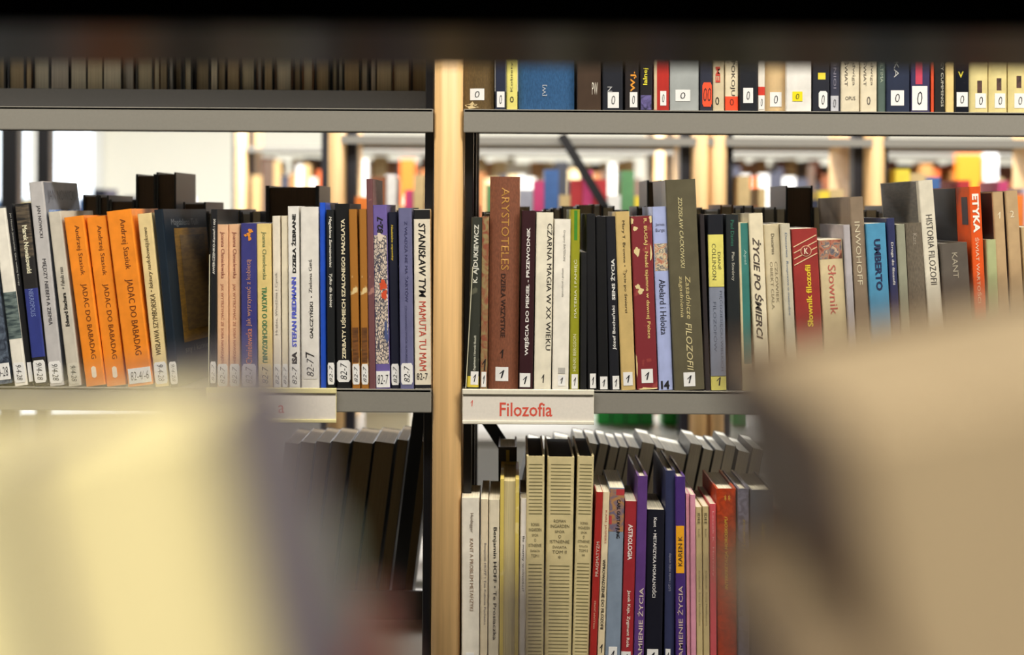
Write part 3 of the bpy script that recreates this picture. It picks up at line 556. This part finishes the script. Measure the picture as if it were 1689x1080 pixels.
# ------------------------------------------------------------------ bottom row
G4 = 'books on the lower shelf'
def Gl(lbl, bl, br, tl, yt, col, **k):
    k.setdefault('group', G4); return book(lbl, 'low', bl, br, tl, yt, col, **k)
L1 = lambda a=.2, c=.85, y0=1068: [(a, c, y0, 1094, '1', 'h')]
Gl('thick white paperback beside the beech panel with pale brown lettering', 761.5, 791, 761.5, 821, (228, 220, 204), d=.08, L=L1(.25, .7, 1076), T=[dict(t='Heidegger', y0=846, y1=878, c=.22, x=.56, col=(120, 104, 90)), dict(t='KANT A PROBLEM METAFIZYKI', y0=888, y1=1007, c=.2, x=.56, col=(150, 124, 100))])
Gl('thin cream paperback with small grey lettering beside the thick white one', 791.5, 804, 793, 823, (222, 206, 176), d=.12, T=[dict(t='Benjamin HOFF • Tao Kubusia Puchatka', y0=895, y1=1030, c=.36, x=.6, col=(120, 114, 120), sh=.1)])
Gl('cream paperback with large black lettering', 805, 823, 806, 824, (222, 210, 184), d=.12, T=[dict(t='Benjamin HOFF • Te Prosiaczka', y0=869, y1=1055, c=.42, x=.55, col=(34, 32, 34), b=.01)])
Gl('yellow-bound book shelved back to front, its pages showing', 823.5, 855, 825, 790, (214, 190, 96), d=.12, rev=True, hard=True, page=mat((206, 190, 140), 'pages', rough=.9), t=.0042, mk='worn', c2=(226, 206, 130))
Gl('thin white paperback with typewriter lettering beside the pages turned outward', 855.5, 867, 858.5, 822, (226, 218, 208), d=.12, T=[dict(t='Ile mamy wolności?', y0=884, y1=975, c=.42, x=.5, col=(70, 66, 70))])
def ingarden(lbl, bl, br, tl, yt, yy, tom, star):
    b = Gl(lbl, bl, br, tl, yt, (206, 190, 142), d=.155, hard=True, rough=.5, page=mat((30, 26, 28), 'pages', rough=.8), t=.0022)
    lm = mat((120, 112, 76), 'paper')
    for (a, c) in ((765, 852), (yy[1] + 8, 1085)):
        n = int((c - a) / 5.8)
        for k in range(n):
            y = a + k * (c - a) / n; patch(b, .14, .88, b.zl(y + 1.5), b.zl(y), lm, 'printed_rule', .00015)
    ls = ['ROMAN', 'INGARDEN', 'SPÓR', 'O', 'ISTNIENIE', 'ŚWIATA', tom] + ([star] if star else []); y = yy[0]; st = (yy[1] - yy[0]) / len(ls)
    for s in ls:
        c = min(.72, .085 * len(s) + .02); TEXTS.append(dict(b=b, p=b.root, t=s, dir='h', x0=b.w * (.5 - c / 2), x1=b.w * (.5 + c / 2), z0=b.zl(y + st * .62), z1=b.zl(y), m=mat((100, 92, 64), 'paper'), e=.0003, n='title')); y += st
ingarden('narrow cream hardcover with ruled lines, first of three matching volumes', 866.5, 896.5, 869.5, 752, (862, 922), 'TOM I', '')
ingarden('widest cream hardcover of the three matching ruled volumes', 897.5, 942.5, 903, 753, (856, 924), 'TOM II', '*')
ingarden('cream hardcover with ruled lines against the thin red paperback', 943.5, 971, 953, 752, (860, 920), 'TOM II', '**')
Gl('thin red paperback with white capitals, leaning on the ruled volumes', 971.5, 983.5, 983.5, 811, (164, 42, 38), d=.11, T=[dict(t='PRAGMATYZM', y0=893, y1=950, c=.42, x=.55, dir='u', col=(228, 206, 190)), dict(t='WILLIAM JAMES', y0=990, y1=1037, c=.32, x=.5, dir='u', col=(220, 180, 150))])
Gl('thin cream paperback with pink and black capitals', 984.5, 996.5, 994.5, 811, (222, 204, 168), d=.11, L=[], T=[dict(t='KARL JASPERS', y0=841, y1=896, c=.36, x=.55, col=(190, 110, 90)), dict(t='WPROWADZENIE DO FILOZOFII', y0=922, y1=1037, c=.42, x=.5, col=(60, 52, 46), b=.015), dict(t='1', y0=1062, y1=1076, x=.5, c=.4, dir='h', n='handwritten_number', b=.05)])
Gl('grey-blue paperback with a red and gold painted head', 997.5, 1023, 1005.5, 804, (128, 142, 160), d=.12, bands=[(0, 1, 806, 876, mat((108, 98, 118), 'marble', (172, 126, 78))), (.45, 1, 806, 816, mat((176, 56, 60), 'cover')), (0, .2, 850, 864, mat((176, 60, 66), 'cover'))], L=L1(.22, .78, 1066), T=[dict(t='CARL GUSTAV JUNG', y0=823, y1=887, c=.3, x=.6, col=(34, 30, 36), b=.02)])
Gl('dark red paperback with bold white lettering beside the grey-blue one', 1024, 1044, 1031.5, 826, (156, 44, 50), d=.1, L=L1(.0, .8, 1074), T=[dict(t='ASTROLOGIA', y0=864, y1=923, c=.38, x=.5, col=(236, 222, 214), b=.03), dict(t='Jacek Kaja, Zygmunt Rola', y0=973, y1=1067, c=.32, x=.5, col=(232, 214, 200), b=.02)])
Gl('light purple hardcover with white capitals', 1045, 1062, 1052, 785, (92, 58, 122), d=.15, hard=True, T=[dict(t='KAMIENIE ŻYCIA', y0=969, y1=1094, c=.56, x=.55, dir='u', col=(222, 206, 190), b=.005)])
Gl('black paperback with small white capitals between the two purple hardcovers', 1062.5, 1092, 1067.5, 840, (22, 22, 34), d=.1, L=L1(.15, .78, 1070), T=[dict(t='Kant  • METAFIZYKA MORALNOŚCI', y0=853, y1=985, c=.24, x=.5, col=(226, 222, 220), b=.015)])
Gl('navy hardcover with a rounded spine', 1096, 1112.5, 1097, 776, (48, 52, 84), d=.15, kind='round', L=L1(.1, .6, 1070), T=[dict(t='LOT i nauka małej wiedzy', y0=912, y1=974, c=.3, x=.5, dir='u', col=(150, 150, 170))])
b = Gl('dark purple hardcover with an orange handwritten label', 1115, 1132, 1114, 786, (72, 46, 116), d=.15, hard=True, T=[dict(t='KAMIENIE ŻYCIA', y0=966, y1=1094, c=.56, x=.42, dir='u', col=(206, 186, 170), b=.005)], bands=[(.04, .86, 867, 945, mat((236, 166, 30), 'paper'), 'orange_label')])
TEXTS.append(dict(b=b, p=b.root, t='KAREN K', dir='u', x0=b.w * .26, x1=b.w * .66, z0=b.zl(933), z1=b.zl(884), m=INK, e=.0004, n='handwritten_name'))
Gl('thin pink booklet against the dark purple hardcover', 1133.5, 1139.5, 1131.5, 814, (216, 146, 160), d=.11)
Gl('thin pink booklet against the tan pair', 1140, 1149, 1138.5, 816, (212, 146, 166), d=.11)
for q, lbl in (((1149.5, 1160, 1147.5, 836), 'thin tan paperback beside the pink booklets'), ((1160.5, 1171.5, 1158.5, 835), 'thin tan paperback beside the coral one')):
    Gl(lbl, *q, (196, 176, 128), d=.1, T=[dict(t='IDEE', y0=846, y1=864, c=.4, x=.5, col=(96, 84, 60)), dict(t='Rzadki', y0=872, y1=886, c=.24, x=.5, col=(110, 96, 72)), dict(t='Krukowski  Trony Metafizyczne', y0=941, y1=1032, c=.3, x=.5, col=(110, 96, 66))])
Gl('thin coral pink paperback beside the orange hardcover', 1172, 1183, 1170.5, 831, (206, 84, 92), d=.11, T=[dict(t='Leszek K  Horrory', y0=843, y1=950, c=.3, x=.5, col=(230, 180, 180))])
Gl('wide burnt orange hardcover with a leathery grain and yellow lettering', 1184, 1217, 1181.5, 806, (188, 66, 24), d=.125, hard=True, mk='marble', c2=(150, 50, 20), T=[dict(t='INTERPRETACJA HOROSKOPU', y0=852, y1=972, c=.2, x=.5, dir='u', col=(222, 184, 50), sh=.2, b=.02), dict(t='* *', y0=816, y1=826, x=.55, c=.3, dir='h', col=(230, 190, 80))])
Gl('marbled grey-lilac hardcover beside the burnt orange one', 1218, 1237, 1217, 806, (134, 130, 146), d=.125, hard=True, mk='marble', c2=(96, 92, 106), T=[dict(t='Solariusz Lunariusz', y0=856, y1=946, c=.28, x=.5, dir='u', col=(190, 164, 50), sh=.2)])
Gl('wide slate grey hardcover with one yellow word', 1238, 1277, 1237.5, 808, (86, 90, 98), d=.125, hard=True, T=[dict(t='Tranzyty', y0=862, y1=907, c=.2, x=.55, dir='u', col=(200, 176, 50), sh=.2)])
Gl('rust brown hardcover half hidden beyond the slate grey one', 1278, 1304, 1277.5, 840, (130, 64, 34), d=.12, hard=True)
Gl('dark brown hardcover hidden by blur beyond the rust brown one', 1305, 1340, 1304.5, 830, (70, 56, 48), d=.12, hard=True)

# ------------------------------------------------------------------ books of the far side of the case, their page edges turned to us
ORD = ['first', 'second', 'third', 'fourth', 'fifth', 'sixth', 'seventh', 'eighth', 'ninth', 'tenth', 'eleventh', 'twelfth', 'thirteenth', 'fourteenth', 'fifteenth', 'sixteenth', 'seventeenth', 'eighteenth', 'nineteenth', 'twentieth']
def ordn(i):
    if i < 20: return ORD[i]
    t = ['twenty', 'thirty', 'forty', 'fifty', 'sixty', 'seventy', 'eighty', 'ninety']; return t[(i + 1) // 10 - 2] + ('-' + ORD[(i + 1) % 10 - 1] if (i + 1) % 10 else '')
rnd = random.Random(11)
YO = .236
DK = [(60, 50, 44), (38, 36, 40), (88, 60, 36), (30, 34, 46), (70, 66, 62), (110, 74, 40), (46, 40, 36), (28, 28, 30)]
PG = [mat(c, 'pages', rough=.9) for c in ((206, 194, 166), (176, 158, 128), (196, 190, 180), (214, 206, 186))]
# dark top row, left bay: from the beech panel outward
x = 708; i = 0
while x > -30:
    wd = rnd.choice((9, 10, 12, 14, 16, 20, 26, 30)); h = rnd.uniform(.19, .235)
    c = rnd.choice(DK)
    book('shadowed page edges, %s book from the beech panel along the dark top shelf' % ordn(i), 'top', x - wd, x, x - wd, 205 - h * S * .86, c, d=.125, rev=True, hard=rnd.random() < .5, Y=YO + rnd.uniform(0, .012), page=rnd.choice(PG), group='books with page edges out, dark top shelf')
    x -= wd + rnd.choice((.5, .5, 1, 3)); i += 1
# middle row, behind the spines: tall ones the photo shows
seen = [(137, 162, 321, 'black book with page edges out, low, behind the orange paperbacks'), (163, 180, 322, 'narrow dark brown book behind the orange paperbacks, next to the low black one'), (181, 222, 329, 'wide dark book behind the middle orange spine'),
        (224, 257, 287, 'tall dark brown book behind the widest orange spine'), (258, 291, 284, 'tall dark grey book behind the cream italic spine'), (302, 340, 333, 'low black book behind the old gold panel'),
        (438, 527, 306, 'wide black hardcover seen from its page edge behind the white paperbacks'), (1050, 1066, 340, 'low black book behind the tan paperback'), (1067, 1092, 297, 'tall black book behind the lilac blue paperback'),
        (1296, 1341, 306, 'tall black book with flared boards behind the red emblem paperback'), (1540, 1575, 318, 'tall black book beside the white torn jacket')]
prev = None
for (a, c, yt, lbl) in seen:
    wide = c - a > 60
    book(lbl, 'mid', a, c, a, yt, (24, 23, 25), d=.125, rev=True, hard=True, Y=YO + .004, page=mat((92, 74, 58), 'pages', rough=.9), group=None, t=.005 if wide else .0026, kind='round')
occ = [(a - 1, c + 1) for a, c, _, _ in seen]
def fill(row, xa, xb, ytf, fmt, group, lean=0, ws=(14, 18, 22, 28), page=None, cols=DK, Y=YO, d=.12):
    i = 0; x = xa
    while x < xb:
        wd = rnd.choice(ws)
        hit = [o for o in occ if row == 'mid' and x < o[1] and x + wd > o[0]]
        if hit: x = hit[0][1]; continue
        yt = ytf()
        if x + wd > xb: break
        book(fmt % ordn(i), row, x, x + wd, x + lean, yt, rnd.choice(cols), d=d, rev=True, hard=rnd.random() < .6, Y=Y + rnd.uniform(0, .008), page=page or rnd.choice(PG), group=group)
        x += wd + .6; i += 1
fill('mid', 342, 708, lambda: rnd.uniform(340, 352), 'dark book behind the middle shelf spines, %s from the gold panel book', 'books behind the middle shelf, literature bay')
fill('mid', 795, 1660, lambda: rnd.uniform(336, 350), 'dark book behind the philosophy spines, %s from the black steel upright', 'books behind the middle shelf, philosophy bay')
# lower row, left bay: white topped books leaning
for i, (tl, wd, yt) in enumerate(((470, 24, 729), (497, 24, 728), (522, 24, 727), (548, 31, 727), (583, 34, 727), (619, 33, 727), (656, 18, 724), (690, 22, 726))):
    book('dark book with pale page top, %s of the leaning lower row by the panel' % ordn(i), 'low', tl - 36, tl - 36 + wd, tl, yt, rnd.choice([(34, 30, 28), (28, 28, 30), (46, 40, 36)]), d=.12, rev=True, Y=YO, page=mat((120, 102, 72), 'pages', rough=.9), group='leaning books in the lower row')
# lower row, right bay: tilted books with white page tops
tilt = [(873, 20, 738), (897, 18, 740), (918, 28, 734), (950, 19, 727), (970, 18, 729), (990, 16, 730), (1007, 16, 735), (1023, 15, 735), (1038, 20, 735), (1060, 23, 728), (1083, 14, 737), (1097, 40, 741), (1140, 21, 730), (1161, 18, 739), (1180, 17, 740), (1198, 19, 732), (1219, 22, 742), (1243, 20, 738)]
for i, (tl, wd, yt) in enumerate(tilt):
    book('black book with white page top, %s in the tilted row from the diagonal brace' % ordn(i), 'low', tl - 58, tl - 58 + wd, tl, yt, rnd.choice([(20, 20, 24), (26, 28, 38), (30, 26, 26), (22, 26, 30)]), d=.12, rev=True, hard=False, Y=YO + .002, page=mat((232, 226, 208), 'pages', rough=.9), group='tilted books in the lower row')
book('dark worn book with a yellow strip standing behind the back-to-front one', 'low', 822, 853, 822, 737, (56, 44, 34), d=.085, Y=.125, mk='worn', c2=(86, 70, 50), bands=[(.42, .6, 742, 776, mat((196, 168, 60), 'paper'))], hard=True)

# ------------------------------------------------------------------ further bookcases
def plain_book(name, label, group, x, y, z, w, h, d, col, lean=0, page=PAGE):
    bm = bmesh.new(); t = .002
    box(bm, 0, w, 0, t, 0, h); box(bm, 0, t, t, d, 0, h); box(bm, w - t, w, t, d, 0, h)
    box(bm, t, w - t, t, d - .004, .003, h - .003, 1)
    o = bm_obj(name, bm, [mat(col, 'cover', rough=.5), page]); o.location = (x, y, z + (w * math.sin(lean) if lean > 0 else 0)); o.rotation_euler = (0, lean, 0)
    return tag(o, label, 'book', group)
BRIGHT = [((226, 222, 214), 'white'), ((226, 222, 214), 'white'), ((30, 30, 36), 'black'), ((34, 38, 58), 'navy'), ((176, 44, 48), 'red'), ((226, 200, 60), 'yellow'), ((60, 96, 150), 'blue'), ((130, 76, 44), 'brown'), ((196, 170, 120), 'tan'), ((190, 60, 110), 'pink'), ((90, 140, 90), 'green'), ((150, 150, 160), 'grey'), ((224, 120, 40), 'orange'), ((206, 200, 220), 'lilac')]
TANS = [((196, 160, 106), 'tan'), ((150, 96, 52), 'brown'), ((120, 66, 36), 'dark brown'), ((216, 190, 140), 'cream'), ((170, 120, 66), 'ochre'), ((226, 222, 210), 'white'), ((60, 60, 70), 'slate'), ((196, 90, 40), 'rust'), ((90, 70, 56), 'umber')]
def far_case(label, X0, X1, Y, zs, posts, books, depth=.42, pw=.033):
    r = empty('bookcase', (X0, Y, 0), label, 'bookcase')
    for z in zs:
        bm = bmesh.new(); box(bm, 0, X1 - X0, 0, depth, z - .003, z); o = bm_obj('shelf_board', bm, GREY, r)
        bm = bmesh.new(); box(bm, 0, X1 - X0, -.003, 0, z - .018, z); box(bm, 0, X1 - X0, depth, depth + .003, z - .012, z); bm_obj('shelf_lip', bm, GREY, o)
    for px in posts:
        bm = bmesh.new(); post(bm, px - X0 - pw / 2, px - X0 + pw / 2, -.008, depth + .01, .02, 2.1); bm_obj('beech_panel', bm, BEECH, r, True)
        for s in (-1, 1):
            bm = bmesh.new(); q = px - X0 + s * (pw / 2 + .012); box(bm, q - .011, q + .011, .06, .1, .03, 2.08); bm_obj('steel_upright', bm, mat((34, 36, 48), 'paint'), r)
    for (z, pal, hr, wr, tag_, group, stop) in books:
        x = X0 + .02; n = {}; 
        while x < X1 - .05:
            w = rnd.uniform(*wr); h = rnd.uniform(*hr)
            hitp = [p for p in posts if x < p + pw / 2 + .026 and x + w + .02 > p - pw / 2 - .026]
            if hitp: x = hitp[0] + pw / 2 + .027; continue
            c, cn = rnd.choice(pal)
            if rnd.random() < .08: x += rnd.uniform(.01, .05); continue
            k = n.get(cn, 0); n[cn] = k + 1
            plain_book('book', '%s %s book counted along %s' % (ordn(k), cn, tag_), group, x, Y + .012 + (stop or 0), z, w, h, rnd.uniform(.12, .17), c)
            x += w + .0012
    return r
def fx(px, Y): return (px - CX) * (D + Y) / F
Y2, Y3 = 1.52, 4.4
NEXT = far_case('next bookcase beyond the aisle, blurred, with paired beech panels', fx(545, Y2), fx(1790, Y2), Y2, [.486, .80, 1.146, 1.476], [fx(553, Y2), fx(1157, Y2), fx(1186, Y2), fx(1447, Y2), fx(1789, Y2)],
         [(1.146, BRIGHT, (.17, .265), (.014, .038), 'the middle shelf of the next bookcase', 'colourful books on the next bookcase', None)])
far_case('third bookcase far back, blurred, filled with tan and brown books', fx(388, Y3), fx(1800, Y3), Y3, [.58, .91, 1.24, 1.57], [fx(388, Y3) + .02, fx(1088, Y3), fx(1100, Y3) + .07, fx(1795, Y3)],
         [(1.24, TANS + BRIGHT[:3], (.19, .28), (.022, .06), 'the upper shelf of the third bookcase', 'tan and brown books on the third bookcase', 0),
          (1.24, TANS, (.27, .305), (.03, .07), 'the rear upper row of the third bookcase', 'tall tan and brown books on the third bookcase', .2)], pw=.04)
Y4 = 3.2
far_case('low bookcase under the windows, blurred, with dark and bright books', fx(-160, Y4), fx(370, Y4), Y4, [.6, .9, 1.16], [], [(1.16, BRIGHT[2:8] + BRIGHT[10:], (.15, .215), (.02, .05), 'the top of the low bookcase', 'books on the low bookcase', None)])
bm = bmesh.new(); bar(bm, P(926, 222, 1.5), P(1000, 345, 1.5), .02, .003); bmesh.ops.translate(bm, verts=bm.verts, vec=-NEXT.location); bm_obj('diagonal_brace', bm, BLACK, NEXT)
for (px0, px1, py0, col, lbl) in ((1580, 1620, 254, (244, 128, 24), 'bright orange box file on the far shelf above the orange hardcover'), (1624, 1646, 254, (240, 240, 240), 'white box file standing beside the bright orange one'), (660, 684, 262, (240, 110, 30), 'orange box file seen beside the beech panel, far back')):
    a, c = P(px0, py0, Y3 - .06), P(px1, py0, Y3 - .06); r = empty('box_file', (a.x, Y3 - .06, 1.24), lbl, 'box file'); W = c.x - a.x; H = a.z - 1.24
    bm = bmesh.new(); box(bm, 0, W, 0, .05, 0, H); bevel(bm, .002, 1); bm_obj('file_body', bm, mat(col, 'paper', rough=.5), r)
    bm = bmesh.new(); box(bm, W * .3, W * .7, -.001, .001, H * .25, H * .45); bm_obj('spine_label', bm, PAPER, r)
# dark window posts seen beside the bay's end
for i, (px, w) in enumerate(((14, .036), (70, .026))):
    bm = bmesh.new(); box(bm, 0, w, 0, .04, 0, 2.1); bevel(bm, .003, 1)
    o = bm_obj('steel_post', bm, BLACK); o.location = (fx(px, 1.5) - w / 2, 1.5, 0)
    tag(o, ('thick dark steel post seen against the bluish window', 'thin dark steel post between the bluish and the white window')[i], 'post')
# green boxes and a cream box on the next bookcase's low shelf
for i, px in enumerate((998, 1022, 1046, 1070, 1106, 1129, 1225)):
    w = .032
    r = empty('storage_box', (fx(px, 1.75) - w / 2, 1.75, .8003), 'green storage box, %s from the white shelf label, seen under the shelf' % ordn(i), 'box', 'green boxes on the next bookcase')
    bm = bmesh.new(); box(bm, 0, w, 0, .08, 0, .10); bevel(bm, .002, 1); bm_obj('box_body', bm, mat((40, 170, 74), 'plastic', rough=.4), r)
    bm = bmesh.new(); box(bm, -.0006, w + .0006, -.001, .081, .1, .108); bevel(bm, .001, 1); bm_obj('lid', bm, mat((46, 150, 70), 'plastic', rough=.4), r)
r = empty('storage_box', (fx(640, 1.6) - .05, 1.6, .8003), 'cream cardboard box seen under the shelf next to the beech panel', 'box')
bm = bmesh.new(); box(bm, 0, .1, 0, .1, 0, .045); bm_obj('box_body', bm, mat((226, 214, 180), 'paper'), r)
bm = bmesh.new(); box(bm, -.001, .101, -.001, .101, .045, .052); bm_obj('lid', bm, mat((230, 222, 196), 'paper'), r)

# ------------------------------------------------------------------ the bookcase we look through, close to the lens
def near_case():
    r = empty('bookcase', (0, -1.2, 0), 'dark bookcase close to the lens whose glossy shelf underside crosses the top', 'bookcase')
    m = mat((26, 25, 24), 'paint', rough=.36); m.node_tree.nodes['Principled BSDF'].inputs['Specular IOR Level'].default_value = .012
    z = CZ + .071 - r.location.z
    for (ya, yb) in ((-1.163, -.98),):
        bm = bmesh.new(); box(bm, -.9, .9, ya + 1.2, yb + 1.2, z, z + .022); bevel(bm, .0015); bm_obj('upper_board', bm, m, r)
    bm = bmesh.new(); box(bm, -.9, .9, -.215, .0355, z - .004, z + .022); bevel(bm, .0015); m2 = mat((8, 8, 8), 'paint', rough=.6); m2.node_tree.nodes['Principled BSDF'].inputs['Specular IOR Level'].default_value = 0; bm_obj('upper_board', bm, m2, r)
    bm = bmesh.new(); box(bm, -.9, .9, -.36, .22, 1.038, 1.06); bevel(bm, .0015); bm_obj('lower_board', bm, m, r)
    bm = bmesh.new(); box(bm, -.9, .9, .03, .036, z + .022, 2.32); bm_obj('light_block_panel', bm, m, r)  # added out of view: keeps the photographer-side strip's light off the main shelves
    bm = bmesh.new(); box(bm, -.9, .9, .03, .036, .06, 1.037); bm_obj('light_block_panel', bm, m, r)  # unseen as well, added so less light reaches the lower page edges
    for x in (-.93, .90):
        bm = bmesh.new(); box(bm, x, x + .03, -.36, .22, .05, 2.34); bevel(bm, .003); bm_obj('side_panel', bm, m, r)
near_case()
NZ = 1.0603
def near(lbl, bl, br, tl, yt, col, page, d=.14, Yd=.23, **k):
    return book(lbl, 'mid', bl, br, tl, yt, col, d=d, rev=True, hard=True, Y=Yd - D, zb=NZ, page=mat(page, 'pages', rough=.9), group='blurred books close to the lens', **k)
def near2(lbl, bx, by, wpx, tilt, d, Yd, col, page, **k):
    """(bx, by): where the rear upper corner shows; the book's page edges face the lens"""
    q = (Yd + d) / Yd; x = CX + (bx - CX) * q; y = HY + (by - HY) * q; base = HY + (CZ - NZ) * F / Yd
    bl = x + (base - y) * math.tan(math.radians(tilt))
    near(lbl, bl, bl + wpx, x, y, col, page, d=d, Yd=Yd, **k)
TL = 13
near2('wide cream page block, hugely blurred, cut by the picture edge', -270, 745, 640, TL, .055, .18, (214, 204, 162), (226, 214, 162), t=.0008)
near2('thick cream page block in a grey-purple cover, hugely blurred, before the orange paperbacks', 215, 634, 370, TL, .06, .18, (108, 102, 112), (228, 214, 160), t=.0008)
near2('low grey-green book, hugely blurred, against the grey-purple cover', 535, 850, 40, TL, .06, .2, (112, 124, 106), (150, 156, 130))
near2('lowest reddish brown book, hugely blurred, under the dark leaning row', 560, 985, 110, TL, .06, .21, (120, 66, 54), (136, 84, 70))
near2('thin dark brown book tip, blurred, in front of the ruled cream volumes', 820, 940, 82, 0, .03, .24, (52, 44, 40), (70, 60, 54))
near2('low tan book, hugely blurred, at the foot of the dark brown cover', 1160, 880, 200, 12, .08, .18, (84, 66, 52), (146, 126, 96))
near2('thick tan page block in a dark brown cover, hugely blurred, before the philosophy books', 1180, 575, 900, 12, .1, .185, (74, 55, 42), (164, 144, 112))
flush_texts()
